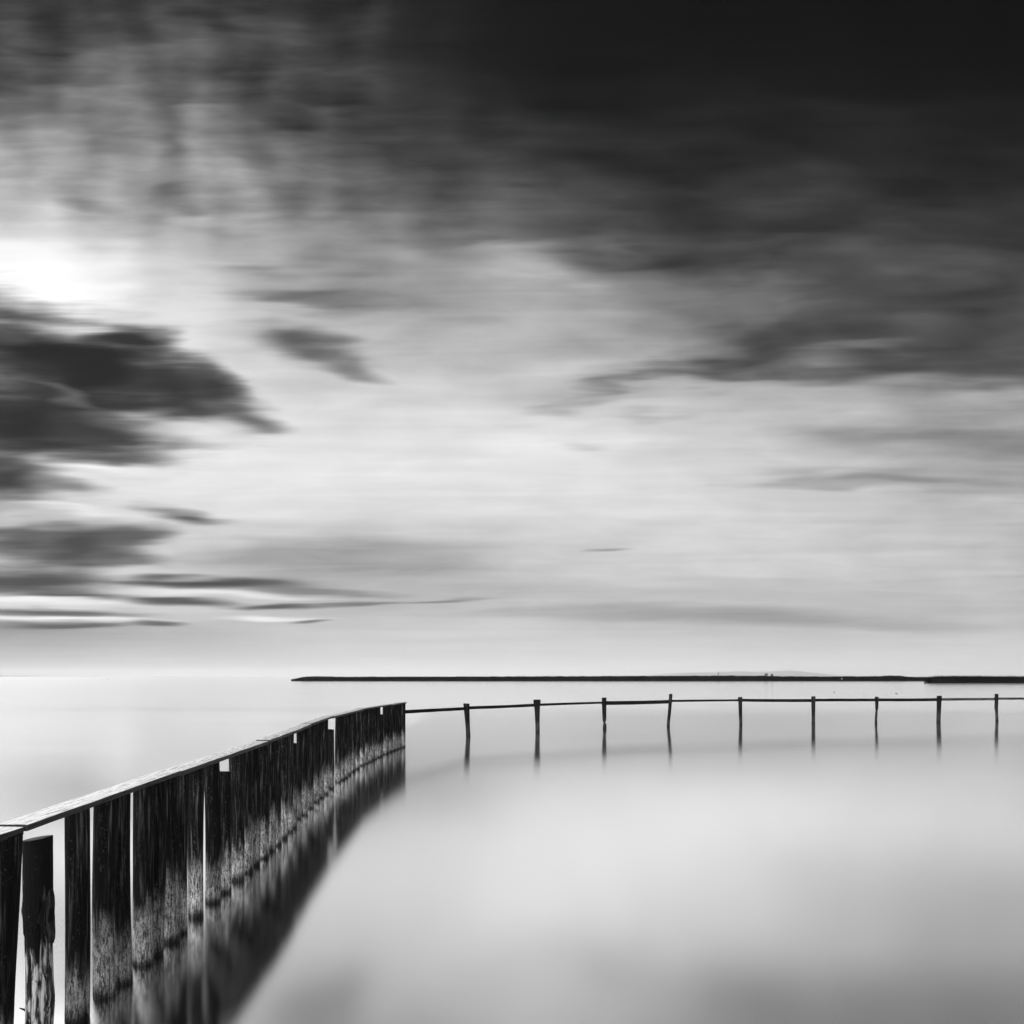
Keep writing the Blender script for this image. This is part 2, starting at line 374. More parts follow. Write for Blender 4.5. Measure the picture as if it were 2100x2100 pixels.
def water_mat():
    m, N, out = material('still_water')
    tc = N.new('ShaderNodeTexCoord')
    g = N.new('ShaderNodeBsdfGlossy'); g.distribution = 'BECKMANN'
    g.inputs['Color'].default_value = (1, 1, 1, 1)
    rn = N.noise(N.map(tc.outputs['Object'], sc=(0.05, 0.16, 1)), 1.0, 3, 0.5)
    N.put(g.inputs['Roughness'], N.rng(rn, 0.3, 0.7, 0.120, 0.138))
    # diffuse lift painted in to brighten open water, left out where dark reflections lie
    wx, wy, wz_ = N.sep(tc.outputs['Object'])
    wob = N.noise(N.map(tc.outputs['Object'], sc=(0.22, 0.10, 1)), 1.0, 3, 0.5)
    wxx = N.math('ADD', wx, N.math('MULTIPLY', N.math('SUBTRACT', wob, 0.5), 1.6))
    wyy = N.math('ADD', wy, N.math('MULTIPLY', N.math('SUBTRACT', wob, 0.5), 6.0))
    near_lift = N.math('MULTIPLY', N.rng(wxx, -2.2, 2.4, typ='SMOOTHERSTEP'), N.rng(wyy, 27.0, 5.0, 0.0, 1.35, typ='SMOOTHERSTEP'))
    sea_lift = N.math('MULTIPLY', N.rng(wxx, -3.2, -4.5, typ='SMOOTHERSTEP'), N.rng(wyy, 26.0, 9.0, 0.0, 1.6, typ='SMOOTHERSTEP'))
    sea_lift_far = N.math('MULTIPLY', N.rng(wxx, -4.6, -7.0, typ='SMOOTHERSTEP'), N.rng(wyy, 75.0, 38.0, 0.0, 1.6, typ='SMOOTHERSTEP'))
    sea_lift = N.math('MAXIMUM', sea_lift, sea_lift_far)
    far_lift = N.math('MULTIPLY', N.rng(wyy, 46.0, 80.0, typ='SMOOTHERSTEP'), 0.8)
    lift = N.math('MAXIMUM', N.math('ADD', near_lift, far_lift), sea_lift)
    d = N.new('ShaderNodeBsdfDiffuse'); N.put(d.inputs['Color'], N.math('MULTIPLY', N.math('TANH', N.math('MULTIPLY', lift, 1.6)), 0.252))
    # a mirror at a glancing view, letting some light into the murky water at a steeper one
    fr = N.new('ShaderNodeFresnel'); fr.inputs['IOR'].default_value = 1.33
    N.put(g.inputs['Color'], N.rng(fr.outputs[0], 0.12, 0.40, 0.76, 1.0))
    # slow swell averaged over the water: a wide, weak second lobe
    g2 = N.new('ShaderNodeBsdfGlossy'); g2.distribution = 'MULTI_GGX'
    g2.inputs['Color'].default_value = (1, 1, 1, 1); g2.inputs['Roughness'].default_value = 0.27
    mx = N.new('ShaderNodeMixShader'); mx.inputs[0].default_value = 0.06
    N.put(mx.inputs[1], g.outputs[0]); N.put(mx.inputs[2], g2.outputs[0])
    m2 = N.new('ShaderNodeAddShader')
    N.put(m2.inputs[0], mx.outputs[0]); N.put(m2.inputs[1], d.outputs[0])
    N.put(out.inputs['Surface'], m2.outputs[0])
    return m
M_WATER = water_mat()

# ------------------------------------------------------------------ water
bm = bmesh.new()
xs = [-30000, -3000, -300, -40, 0, 40, 300, 3000, 30000]
ys = [-3000, -300, -30, 0, 30, 60, 300, 3000, 40000]
grid = [[bm.verts.new((x, y, 0)) for x in xs] for y in ys]
for j in range(len(ys) - 1):
    for i in range(len(xs) - 1):
        bm.faces.new((grid[j][i], grid[j][i + 1], grid[j + 1][i + 1], grid[j + 1][i]))
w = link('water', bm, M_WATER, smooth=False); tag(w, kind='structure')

# ------------------------------------------------------------------ trunks
def trunk(height, rad, seed, cl=lambda z: (0, 0), below=0.5, seg=20, step=0.07, rough=0.05, prof=None, slant=0.0, flat=0.0, low=0.0):
    bm = bmesh.new()
    nz = max(6, int((height + below) / step))
    rings = []
    ph = random.uniform(0, 6.28)
    for k in range(nz + 1):
        z = -below + (height + below) * k / nz
        ox, oy = cl(z)
        R = rad if prof is None else interp(prof, z)
        ring = []
        for s in range(seg):
            a = 2 * math.pi * s / seg
            nn = n3(math.cos(a) * 1.3 + seed * 7.3, math.sin(a) * 1.3 + seed * 3.1, z * 1.2 + seed)
            n2_ = n3(math.cos(a) * 4 + seed * 2.3, math.sin(a) * 4, z * 5.0 + seed * 5)
            rr = R * (1 + rough * 1.3 * nn + rough * 0.5 * n2_ + flat * math.cos(2 * (a - ph)))
            zz = z
            if k == nz: zz += slant * math.cos(a - ph) + 0.004 * n2_
            ring.append(bm.verts.new((ox + rr * math.cos(a), oy + rr * math.sin(a), zz)))
        rings.append(ring)
    for a, b in zip(rings, rings[1:]):
        for s in range(seg):
            bm.faces.new((a[s], a[(s + 1) % seg], b[(s + 1) % seg], b[s]))
    bm.faces.new(rings[-1]); bm.faces.new(list(reversed(rings[0])))
    return bm

# line of the palisade on the water (metres): distance ahead -> sideways
LINE = [(2.0, -3.13), (4.0, -3.14), (5.0, -3.16), (6.0, -3.18), (7.2, -3.215), (8.1, -3.255), (9.1, -3.32), (10.0, -3.375), (11.0, -3.43),
        (11.8, -3.48), (12.6, -3.535), (14.3, -3.72), (16.5, -3.92), (18.8, -4.06), (21, -4.16), (23.0, -4.21),
        (25.6, -4.12), (27.5, -3.99), (29.4, -3.80), (31, -3.62)]
CAPTOP = [(2, 1.55), (5.15, 1.555), (7.75, 1.60), (11.3, 1.61), (15, 1.622), (17.4, 1.63), (23.7, 1.592), (27.6, 1.577), (30.1, 1.572)]
def on_line(edge_px, R):
    """distance ahead of the pile whose right-hand outline is seen at edge_px"""
    lo, hi = 3.0, 31.0
    def g(Y): return 1050 + F * (interp(LINE, Y) + R) / Y
    for _ in range(60):
        mid = (lo + hi) / 2
        if g(mid) < edge_px: lo = mid
        else: hi = mid
    return lo

pal = empty('palisade_fence', (interp(LINE, 12.6), 12.6, 0))
tag(pal, 'long curving palisade of dark round piles under a bleached plank cap, standing in water', 'fence')

# right-hand outlines of the piles in the order they stand, and diameters (m)
EDGE = [(180.5, .166), (237, .162), (267.5, .175), (314, .168), (338, .18), (366.5, .18), (385.8, .17), (418.8, .157), (451, .165),
        ('short', 474), (499, .165), (518, .17), (532, .16), (550, .18), (565, .17), (577, .17), (591, .17), (601.5, .165),
        ('short2', 609), (618, .085), (631, .17), (644, .17), (656, .17), (664, .17), (673, .17), ('short3', 685.4), (700, .146),
        (708, .17), (714, .18), (721, .17), (730, .17), (738, .18), (749, .19), (755.5, .17), (762, .17), (768.5, .17), (774, .17), (780.5, .16)]
e = 792.0
EDGE += [('short4', 785.5), (792, .115)]
while e < 828:
    e += random.uniform(5.2, 7.2)
    EDGE.append((min(e, 831.6), random.uniform(.16, .185)))
    if e > 828: break
if EDGE[-1][0] < 830.5: EDGE.append((831.6, .17))

shorts = []
idx = 0
for it in EDGE:
    if isinstance(it[0], str):
        shorts.append(it); continue
    ed, D = it
    R = D / 2
    Y = on_line(ed, R); X = interp(LINE, Y)
    H = interp(CAPTOP, Y) - 0.036
    idx += 1
    near = Y < 12
    lx, ly = random.uniform(-.010, .010), random.uniform(-.02, .02)
    bend = random.uniform(-.012, .012)
    cl = lambda z, lx=lx, ly=ly, b=bend: (lx * (z - .75) + b * math.sin(z * 2.0), ly * (z - .75))
    bm = trunk(H, R, idx * 1.37, cl, seg=24 if near else 14, step=0.05 if near else 0.12,
               rough=0.022 if near else .035, flat=random.uniform(0, .03))
    link('pile', bm, M_PILE, pal, (X, Y + random.uniform(-.01, .01), 0))

# piles nearer than the frame, seen only partly or from the side
for k, (Y, lean) in enumerate([(5.05, -0.047), (4.55, 0.0), (4.1, 0.0), (3.7, 0.01)]):
    X = interp(LINE, Y) + (0.035 if k == 0 else 0)
    H = interp(CAPTOP, Y) - 0.036
    cl = lambda z, l=lean, H=H: (l * (H - z) if l else 0.006 * math.sin(2 * z), 0)
    bm = trunk(H, 0.095, 50 + k * 1.9, cl, seg=24, step=0.05, rough=0.035)
    link('pile', bm, M_PILE, pal, (X, Y, 0))

# short piles that do not reach the cap: things of their own
def short_pile(edge, R, ytop, label, gap_left=None):
    Y = on_line(edge, R); X = interp(LINE, Y)
    H = CAM_H - (ytop - HOR) * Y / F
    bm = trunk(H, R, edge * .11, lambda z: (0.004 * math.sin(z * 3), 0), seg=24 if Y < 12 else 14, step=.06, rough=.04, slant=.008)
    o = link('short_pile', bm, M_PILE, None, (X, Y, 0))
    tag(o, label, 'pile', 'short piles in the palisade row')
short_pile(474, .088, 1582, 'short dark pile under the squarish bright opening below the palisade cap')
short_pile(609, .088, 1524, 'short pile between taller ones, under the thin upper slit right of the square opening')
short_pile(685.4, .085, 1495.5, 'short pile with cut top just left of the tall light slit in the palisade')
short_pile(785.5, .10, 1465, 'short pile under the small bright slot near the far end of the palisade')

# cap planks
JY = [2.2, 5.15, 7.75, 11.3, 13.1, 15.2, 17.9, 22.6, 26.9, 28.0, 29.08]
for k, (a, b) in enumerate(zip(JY, JY[1:])):
    pa = Vector((interp(LINE, a), a, interp(CAPTOP, a))); pb = Vector((interp(LINE, b), b, interp(CAPTOP, b)))
    d = pb - pa; L = d.length - 0.018
    yaw = math.atan2(d.y, d.x); pitch = -math.asin(d.z / d.length)
    wdt = random.uniform(.19, .205); th = random.uniform(.042, .048)
    bm = bmesh.new()
    nx = max(4, int(L / 0.08)); nyy = 4
    top = []; bot = []
    sd = k * 9.7
    for i in range(nx + 1):
        x = -L / 2 + L * i / nx
        rt, rb = [], []
        for j in range(nyy + 1):
            y = -wdt / 2 + wdt * j / nyy
            e_ = 0.004 * n3(x * 4, j * 3.0 + sd, 0) if j in (0, nyy) else 0
            chip = 0
            if j in (0, nyy):
                c_ = n3(x * 7, j + sd, 3.3)
                chip = max(0, c_ - .35) * 0.03
            yy = y * (1 - (chip * 6)) + e_
            zt = 0.0025 * n3(x * 2.5, y * 12 + sd, 1) - (0.003 if j in (0, nyy) else 0)
            rt.append(bm.verts.new((x, yy, zt)))
            rb.append(bm.verts.new((x, y + e_, -th + 0.002 * n3(x * 3, y * 5, sd))))
        top.append(rt); bot.append(rb)
    for i in range(nx):
        for j in range(nyy):
            bm.faces.new((top[i][j], top[i + 1][j], top[i + 1][j + 1], top[i][j + 1]))
            bm.faces.new((bot[i][j], bot[i][j + 1], bot[i + 1][j + 1], bot[i + 1][j]))
        bm.faces.new((top[i][0], bot[i][0], bot[i + 1][0], top[i + 1][0]))
        bm.faces.new((top[i][nyy], top[i + 1][nyy], bot[i + 1][nyy], bot[i][nyy]))
    for i in (0, nx):
        for j in range(nyy):
            bm.faces.new((top[i][j], top[i][j + 1], bot[i][j + 1], bot[i][j]))
    c = (pa + pb) / 2
    c.z += (0.002, .012, 0.0, .013, .003, .012)[k % 6]; c.x += (0, .008, -.008, .01, -.006)[k % 5]
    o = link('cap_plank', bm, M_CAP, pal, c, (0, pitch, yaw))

# ------------------------------------------------------------------ the weathered post in front
def weathered_post():
    X, Y = -3.215, 5.56
    root = empty('weathered_post', (X, Y, 0))
    tag(root, 'thick free-standing post with torn bark and pale split lower half, below the palisade cap', 'post')
    H, R = 1.402, 0.091
    bm = bmesh.new()
    seg, nz = 72, 150
    rings = []
    # outline half widths: left (camera left) and right, from the photograph's silhouette
    for k in range(nz + 1):
        z = -.35 + (H + .35) * k / nz
        ring = []
        for s in range(seg):
            a = 2 * math.pi * s / seg
            ca, sa = math.cos(a), math.sin(a)
            bark = 1.0
            edge = 0.80 + 0.22 * n3(ca * 1.5, sa * 1.5, 2.0) + 0.10 * n3(ca * 6, sa * 6, 7) 
            # the bark is lost below a ragged edge and in a strip up the right-hand face
            strip = math.exp(-((math.atan2(math.sin(a + 0.75), math.cos(a + 0.75))) / 0.30) ** 2)
            edge2 = edge + 0.25 * strip
            t = min(1, max(0, (z - edge2 + 0.02) / 0.03))
            groove = n3(ca * 7.0, sa * 7.0, z * 0.9) * 0.5 + abs(n3(ca * 14.0, sa * 14.0, z * 1.6 + 9)) * 0.9
            wood = 0.90 + 0.085 * groove - 0.05 * max(0, n3(ca * 3, sa * 3, z * 4))
            barkr = 1.0 + 0.02 * n3(ca * 2, sa * 2, z * 3) + 0.012 * n3(ca * 8, sa * 8, z * 14)
            rr = wood + (barkr - wood) * t
            # knot swellings
            rr += 0.13 * math.exp(-((z - 0.92) / .05) ** 2) * math.exp(-((math.atan2(math.sin(a - 3.3), math.cos(a - 3.3))) / .45) ** 2)
            rr += 0.10 * math.exp(-((z - 0.90) / .09) ** 2) * math.exp(-((math.atan2(math.sin(a + .1), math.cos(a + .1))) / .5) ** 2)
            rr += 0.16 * math.exp(-((z - 0.24) / .035) ** 2) * math.exp(-((math.atan2(math.sin(a + 1.15), math.cos(a + 1.15))) / .25) ** 2)
            rr += 0.08 * math.exp(-((z - 0.30) / .10) ** 2) * max(0, ca)
            # a long split
            sp = math.atan2(math.sin(a + 0.95 + 0.12 * math.sin(z * 5)), math.cos(a + 0.95 + 0.12 * math.sin(z * 5)))
            rr -= 0.16 * math.exp(-(sp / .07) ** 2) * (1 if .15 < z < .75 else 0.25 if z < 1.0 else 0)
            zz = z
            if k == nz: zz += 0.012 * ca
            cx = 0.004 * math.sin(z * 4) + 0.006 * (1 - z / H)
            ring.append(bm.verts.new((cx + R * rr * ca, R * rr * sa, zz)))
        rings.append(ring)
    for a, b in zip(rings, rings[1:]):
        for s in range(seg):
            bm.faces.new((a[s], a[(s + 1) % seg], b[(s + 1) % seg], b[s]))
    bm.faces.new(rings[-1]); bm.faces.new(list(reversed(rings[0])))
    m, N, out = material('split_trunk_wood')
    tc = N.new('ShaderNodeTexCoord'); obj = tc.outputs['Object']
    x_, y_, z_ = N.sep(obj)
    g = N.noise(N.map(obj, sc=(70, 70, 4)), 1.0, 5, .62, .3)
    g2 = N.noise(N.map(obj, sc=(26, 26, 5)), 1.0, 4, .6, .6)
    sp = N.noise(N.map(obj, sc=(45, 45, 40)), 1.0, 4, .6, .8)
    rag = N.noise(N.map(obj, sc=(22, 22, 3)), 1.0, 4, .6)
    k = N.rng(N.math('ADD', z_, N.math('MULTIPLY', N.math('SUBTRACT', rag, .5), -.6)), .72, .60)
    # pale strip up the right-hand face
    ang = N.math('ARCTAN2', y_, x_)
    st = N.rng(N.math('ABSOLUTE', N.math('ADD', ang, 0.62)), .30, .10)
    st = N.math('MULTIPLY', st, N.math('MULTIPLY', N.rng(z_, 1.15, .75), N.rng(rag, .40, .55)))
    k = N.math('MAXIMUM', k, N.math('MULTIPLY', st, .55))
    wv = N.math('MULTIPLY', N.rng(g, .36, .60, .10, 1.0), N.rng(g2, .42, .53, .08, 1.0))
    wv = N.math('MULTIPLY', wv, .95)
    bv = N.math('ADD', .008, N.math('MULTIPLY', N.rng(sp, .60, .72), N.math('MULTIPLY', N.rng(g2, .5, .62), .14)))
    v = N.mixf(k, bv, wv)
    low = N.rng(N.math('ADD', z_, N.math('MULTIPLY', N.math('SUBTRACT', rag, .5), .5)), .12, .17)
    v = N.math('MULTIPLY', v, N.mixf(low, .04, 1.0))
    b = N.new('ShaderNodeBsdfPrincipled'); N.put(b.inputs['Base Color'], v)
    b.inputs['Roughness'].default_value = .8; b.inputs['Specular IOR Level'].default_value = .2
    bp = N.new('ShaderNodeBump'); bp.inputs['Strength'].default_value = 1.0; bp.inputs['Distance'].default_value = .012
    N.put(bp.inputs['Height'], N.math('ADD', g, N.math('MULTIPLY', g2, .8))); N.put(b.inputs['Normal'], bp.outputs[0])
    N.put(out.inputs['Surface'], b.outputs[0])
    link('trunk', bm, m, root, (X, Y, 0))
    # loose flap of bark on the right with a torn lower tip
    bm = bmesh.new()
    pr = [(1.06, .015), (1.0, .05), (.93, .085), (.86, .11), (.80, .10), (.76, .075), (.72, .05), (.695, .02)]
    ringsf = []
    for z, hw in pr:
        lay = []
        for off, sgn in ((.004, 1), (-.010, -1)):
            row = []
            for q_ in range(5):
                a = -0.15 + (q_ / 4 - .5) * hw / R * (1.6 if z > .8 else 1.1) + (.04 if z < .75 else 0)
                rr = R * (1.055 + .03 * n3(a * 5, z * 9, 2)) + off + (.006 if z < .8 else 0)
                row.append(bm.verts.new((rr * math.cos(a), rr * math.sin(a), z + .008 * n3(a * 9, z * 7, 0))))
            lay.append(row)
        ringsf.append(lay)
    for A, B in zip(ringsf, ringsf[1:]):
        for q_ in range(4):
            bm.faces.new((A[0][q_], A[0][q_ + 1], B[0][q_ + 1], B[0][q_]))
            bm.faces.new((A[1][q_], B[1][q_], B[1][q_ + 1], A[1][q_ + 1]))
        bm.faces.new((A[0][0], B[0][0], B[1][0], A[1][0]))
        bm.faces.new((A[0][4], A[1][4], B[1][4], B[0][4]))
    for A in (ringsf[0], ringsf[-1]):
        for q_ in range(4): bm.faces.new((A[0][q_], A[1][q_], A[1][q_ + 1], A[0][q_ + 1]))
    link('bark_flap', bm, M_POST, root, (X, Y, 0))
    # broken twig stub on the left
    bm = bmesh.new()
    bmesh.ops.create_cone(bm, cap_ends=True, segments=8, radius1=.010, radius2=.003, depth=.05)
    for v_ in bm.verts: v_.co.x += .004 * n3(v_.co.z * 60, 0, 1)
    link('twig_stub', bm, M_POST, root, (X - .098, Y - .01, .245), (0, math.radians(-70), 0))
weathered_post()

# ------------------------------------------------------------------ post and rail fence
PP = [ # ground y px, then outline: (y px, centre px, width px)
 (1510, [(1442.6, 956.5, 12.4), (1456, 957, 11.6), (1475, 958.3, 10), (1495, 959.5, 9.2), (1510, 960.2, 9.4)]),
 (1502, [(1434.6, 1101.3, 15), (1441, 1101.3, 15), (1449, 1101.5, 12), (1462, 1102, 10.5), (1485, 1102.4, 9), (1502, 1102.6, 9)]),
 (1495, [(1430.8, 1239, 9.8), (1445, 1239, 9.4), (1470, 1239.4, 7.8), (1478, 1239.3, 7.4), (1480.5, 1239, 4.0), (1483.5, 1240, 4.4), (1486, 1240, 7.6), (1495, 1240, 7.8)]),
 (1490, [(1423, 1375.5, 7.0), (1440, 1374.6, 6.8), (1465, 1372.6, 6.6), (1480, 1371, 6.4), (1490, 1370.6, 6.6)]),
 (1487, [(1429.5, 1517.6, 9), (1436, 1518, 8.0), (1450, 1518.2, 7.6), (1470, 1518.8, 6.8), (1487, 1519.2, 6.4)]),
 (1484, [(1428, 1668, 8.2), (1445, 1668, 7.8), (1470, 1668, 7.0), (1484, 1668, 7.4)]),
 (1483, [(1429, 1798, 7.0), (1440, 1798, 6.6), (1453, 1798, 5.8), (1456.5, 1797.8, 3.6), (1462, 1797.2, 4.6), (1475, 1796.4, 4.8), (1483, 1796.6, 5.6)]),
 (1481, [(1427, 1926.2, 9.4), (1433, 1926.2, 9.4), (1445, 1925.6, 8.8), (1470, 1924.8, 8.0), (1481, 1924.6, 8.0)]),
 (1479, [(1423, 2043.6, 6.8), (1440, 2043.6, 6.8), (1450, 2043, 7.0), (1462, 2044, 5.6), (1479, 2044.6, 6.0)]),
 (1477.5, [(1422, 2158, 7.5), (1440, 2158, 7.5), (1460, 2158.5, 7), (1477.5, 2159, 7)]),
]
c0 = (1102 - 1050) / F * (F * CAM_H / 115)
fen = empty('rail_fence', (c0, F * CAM_H / 115, 0))
tag(fen, 'dark post and rail fence wading through open water to the right of the palisade', 'fence')
pos = []
for k, (gy, ol) in enumerate(PP):
    Y = F * CAM_H / (gy - HOR)
    zs = [(CAM_H - (y - HOR) * Y / F, (cx - 1050) * Y / F, w_ * Y / F / 2) for y, cx, w_ in ol]
    zs.sort()
    X = zs[0][1]
    ctab = [(z, cx - X) for z, cx, _ in zs]; rtab = [(z, r_) for z, _, r_ in zs]
    bm = trunk(zs[-1][0], 1, 80 + k * 2.7, lambda z: (interp(ctab, z), 0), seg=16, step=.035, rough=.05, prof=rtab, below=.4, slant=.006)
    link('post', bm, M_POST, fen, (X, Y, 0))
    pos.append((X, Y, ctab, rtab))

RL = [ # mid y px and height px at left and right end
 (1460.5, 7.2, 1453.3, 6.2, 0), (1452, 6.2, 1446, 6.0, 0), (1445.6, 5.0, 1441, 4.2, 0), (1442, 8, 1439.2, 7.2, 0),
 (1437.6, 4.4, 1436.2, 4.0, 0), (1436.0, 5.8, 1436.6, 6.2, 0), (1435.9, 5.8, 1435.6, 5.8, 0), (1435.3, 6.0, 1434.8, 6.0, 0),
 (1434.6, 5.2, 1433.8, 5.0, 1), (1432.8, 4.6, 1431.9, 4.6, 1)]
xe, ye = interp(LINE, 28.95), 28.95
pts = [(xe - 0.05, ye + .02)] + [(p[0], p[1]) for p in pos]
for k, (yl, hl, yr, hr, light) in enumerate(RL):
    (xa, ya), (xb, yb) = pts[k], pts[k + 1]
    za = CAM_H - (yl - HOR) * ya / F; zb = CAM_H - (yr - HOR) * yb / F
    ta, tb = hl * ya / F, hr * yb / F
    a = Vector((xa, ya, za)); b = Vector((xb, yb, zb))
    if k > 0: a.x += interp(pos[k - 1][2], za) * 1.0
    b.x += interp(pos[k][2], zb)
    d = b - a; L = d.length + (0.10 if k else 0.06)
    yaw = math.atan2(d.y, d.x); pitch = -math.asin(d.z / d.length)
    bm = bmesh.new(); n_ = 28; rs = []
    for i in range(n_ + 1):
        t_ = i / n_; x = -L / 2 + L * t_; h_ = (ta + (tb - ta) * t_) / 2
        u1 = .006 * n3(x * 1.3, k * 5.0, 0); u2 = .006 * n3(x * 1.3, k * 5.0, 7)
        sag = 0.012 * math.sin(t_ * math.pi) * (-1 if k % 2 else .3)
        th = .028
        rs.append([bm.verts.new((x, yy, zz + sag)) for yy, zz in ((-th, -h_ + u1), (th, -h_ + u1), (th, h_ + u2), (-th, h_ + u2))])
    for A, B in zip(rs, rs[1:]):
        for q_ in range(4): bm.faces.new((A[q_], A[(q_ + 1) % 4], B[(q_ + 1) % 4], B[q_]))
    bm.faces.new(rs[0]); bm.faces.new(rs[-1])
    c = (a + b) / 2
    nrm = Vector((-d.y, d.x, 0)).normalized()
    c = c + nrm * (0.06 + (0.05 if k % 2 else 0.0))
    o = link('rail', bm, M_RAIL2 if light else M_RAIL, fen, c, (0, pitch, yaw))
    if light: o['label'] = 'weathered grey rail, lighter than the others'

# ------------------------------------------------------------------ reed beds
def reed_bed(prof, Y, label, mat, depth, blades, step):
    x0, x1 = prof[0][0], prof[-1][0]
    bm = bmesh.new()
    rnd = random.Random(int(Y))
    def top(pxx): return CAM_H - (interp(prof, pxx) - HOR) * Y / F
    # dense body
    n_ = int((x1 - x0) / step)
    rows = [0, .04, .3, 1.0]
    cols = []
    for i in range(n_ + 1):
        pxx = x0 + (x1 - x0) * i / n_
        X = (pxx - 1050) * Y / F
        h = max(.3, top(pxx) - .35)
        h += .25 * n3(X * .25, 0, Y) + .12 * n3(X * 1.3, 3, Y)
        ed = 1.8 * n3(X * .05, 5, Y) + .5 * n3(X * .4, 2, Y)
        endk = min(1, (pxx - x0) / 12 + .02)
        col = [bm.verts.new((X, Y + ed, -.2)), bm.verts.new((X, Y + ed + .3, h * .9)),
               bm.verts.new((X + max(0, X) * (depth * endk * .3 + 1) / Y, Y + ed + depth * endk * .3 + 1, h)), bm.verts.new((X + max(0, X) * (depth * endk + 2) / Y * 1.02, Y + ed + depth * endk + 2, h * .95)),
               bm.verts.new((X + max(0, X) * (depth * endk + 2.5) / Y * 1.02, Y + ed + depth * endk + 2.5, -.2))]
        cols.append((col, X, ed, pxx))
    for (A, *_), (B, *_) in zip(cols, cols[1:]):
        for q_ in range(4): bm.faces.new((A[q_], B[q_], B[q_ + 1], A[q_ + 1]))
    bm.faces.new(cols[0][0]); bm.faces.new(cols[-1][0])
    # stems with plumes
    for _ in range(blades):
        pxx = rnd.uniform(x0, x1)
        X = (pxx - 1050) * Y / F
        ed = 1.8 * n3(X * .05, 5, Y) + .5 * n3(X * .4, 2, Y)
        yy = Y + ed - .3 + rnd.random() ** 2 * min(depth, 8)
        h = top(pxx) + rnd.gauss(-.16, .24) + .22 * n3(X * .9, 3, Y) + .22 * n3(X * .11, 9, Y)
        h = max(.4, h)
        wd = rnd.uniform(.05, .12)
        lean = rnd.gauss(0, .12); ly = rnd.gauss(0, .1)
        zb = -.1
        b0 = bm.verts.new((X - wd, yy, zb)); b1 = bm.verts.new((X + wd, yy, zb)); b2 = bm.verts.new((X, yy + wd, zb))
        tt = bm.verts.new((X + lean, yy + ly, h))
        bm.faces.new((b0, b1, tt)); bm.faces.new((b1, b2, tt)); bm.faces.new((b2, b0, tt))
    o = link('reed_bed', bm, mat, None, (0, 0, 0), smooth=False)
    tag(o, label, 'reeds', kind='stuff')

reed_bed([(597, 1392), (600, 1391), (606, 1390), (615, 1388.5), (622, 1386.4), (630, 1385.6), (640, 1386.2), (660, 1387.2), (680, 1386.6), (700, 1387), (850, 1386.6), (1050, 1386),
          (1250, 1385.2), (1330, 1385.0), (1450, 1384.4), (1490, 1384.0), (1520, 1384.6), (1570, 1384.6), (1600, 1385.6), (1700, 1386.2),
          (1740, 1385.8), (1800, 1385.6), (1825, 1384), (1845, 1384.5), (1864, 1387.0), (1912, 1387.2), (2000, 1387.2), (2250, 1386)],
         440, 'long low dark reed bed lying on the far water from the middle of the frame rightwards', M_REED, 60, 14000, 1.2)
reed_bed([(1911.5, 1390), (1913, 1387), (1918, 1385.8), (1935, 1385.2), (1965, 1385), (2000, 1385), (2020, 1384.8), (2040, 1385.6), (2100, 1385.8), (2300, 1385.5)],
         300, 'nearer dark reed bed at the right end, standing in front of the long one', M_REED2, 30, 7000, 1.2)

# ------------------------------------------------------------------ small far things
def at(pxx, gy): 
    Y = F * CAM_H / (gy - HOR); return (pxx - 1050) * Y / F, Y
def stick(bm, a, b, r0, r1, seg=6):
    a, b = Vector(a), Vector(b); d = b - a
    q_ = d.to_track_quat('Z', 'Y')
    A = []; B = []
    for s in range(seg):
        an = 2 * math.pi * s / seg; v_ = Vector((math.cos(an), math.sin(an), 0))
        A.append(bm.verts.new(a + q_ @ (v_ * r0))); B.append(bm.verts.new(b + q_ @ (v_ * r1)))
    for s in range(seg): bm.faces.new((A[s], A[(s + 1) % seg], B[(s + 1) % seg], B[s]))
    bm.faces.new(B); bm.faces.new(list(reversed(A)))

X, Y = (1472.5 - 1050) * 452 / F, 452
root = empty('dead_tree', (X, Y, 0)); tag(root, 'small bare tree with few branches poking out of the long reed bed', 'tree')
bm = bmesh.new(); stick(bm, (0, 0, 0), (.1, 0, 3.4), .13, .09); stick(bm, (.1, 0, 3.4), (.3, 0, 5.0), .09, .03)
link('trunk', bm, M_BLACK, root, (X, Y, 0))
bm = bmesh.new()
for a, b in (((.1, 0, 3.1), (-.55, 0, 4.0)), ((.1, 0, 3.3), (.75, .1, 4.1)), ((.15, 0, 3.7), (-.25, 0, 4.5)), ((.2, 0, 4.1), (.65, 0, 5.0)), ((.75, .1, 4.1), (.9, .1, 4.5))):
    stick(bm, a, b, .06, .02)
link('branch', bm, M_BLACK, root, (X, Y, 0))

def bush(pxx, Yb, rx, h, base, label):
    X = (pxx - 1050) * Yb / F
    root = empty('shrub', (X, Yb, 0)); tag(root, label, 'shrub', 'shrubs in the long reed bed')
    bm = bmesh.new(); stick(bm, (0, 0, 0), (0, 0, base + .2), .1, .06)
    link('stem', bm, M_BLACK, root, (X, Yb, 0))
    bm = bmesh.new(); rnd = random.Random(int(pxx))
    for _ in range(420):
        d = Vector((rnd.gauss(0, 1), rnd.gauss(0, 1), rnd.gauss(0, 1))).normalized() * rnd.random() ** .4
        p = Vector((d.x * rx, d.y * rx, base + h * .5 + d.z * h * .55))
        s_ = .16
        v_ = [bm.verts.new(p + Vector((rnd.uniform(-s_, s_), rnd.uniform(-s_, s_), rnd.uniform(-s_, s_)))) for _ in range(3)]
        bm.faces.new(v_)
    link('leaves', bm, M_BUSH, root, (X, Yb, 0), smooth=False)
bush(1571.5, 450, 1.05, 1.6, 2.6, 'flat-topped bushy shrub rising from the reeds, the wider and paler of two close together')
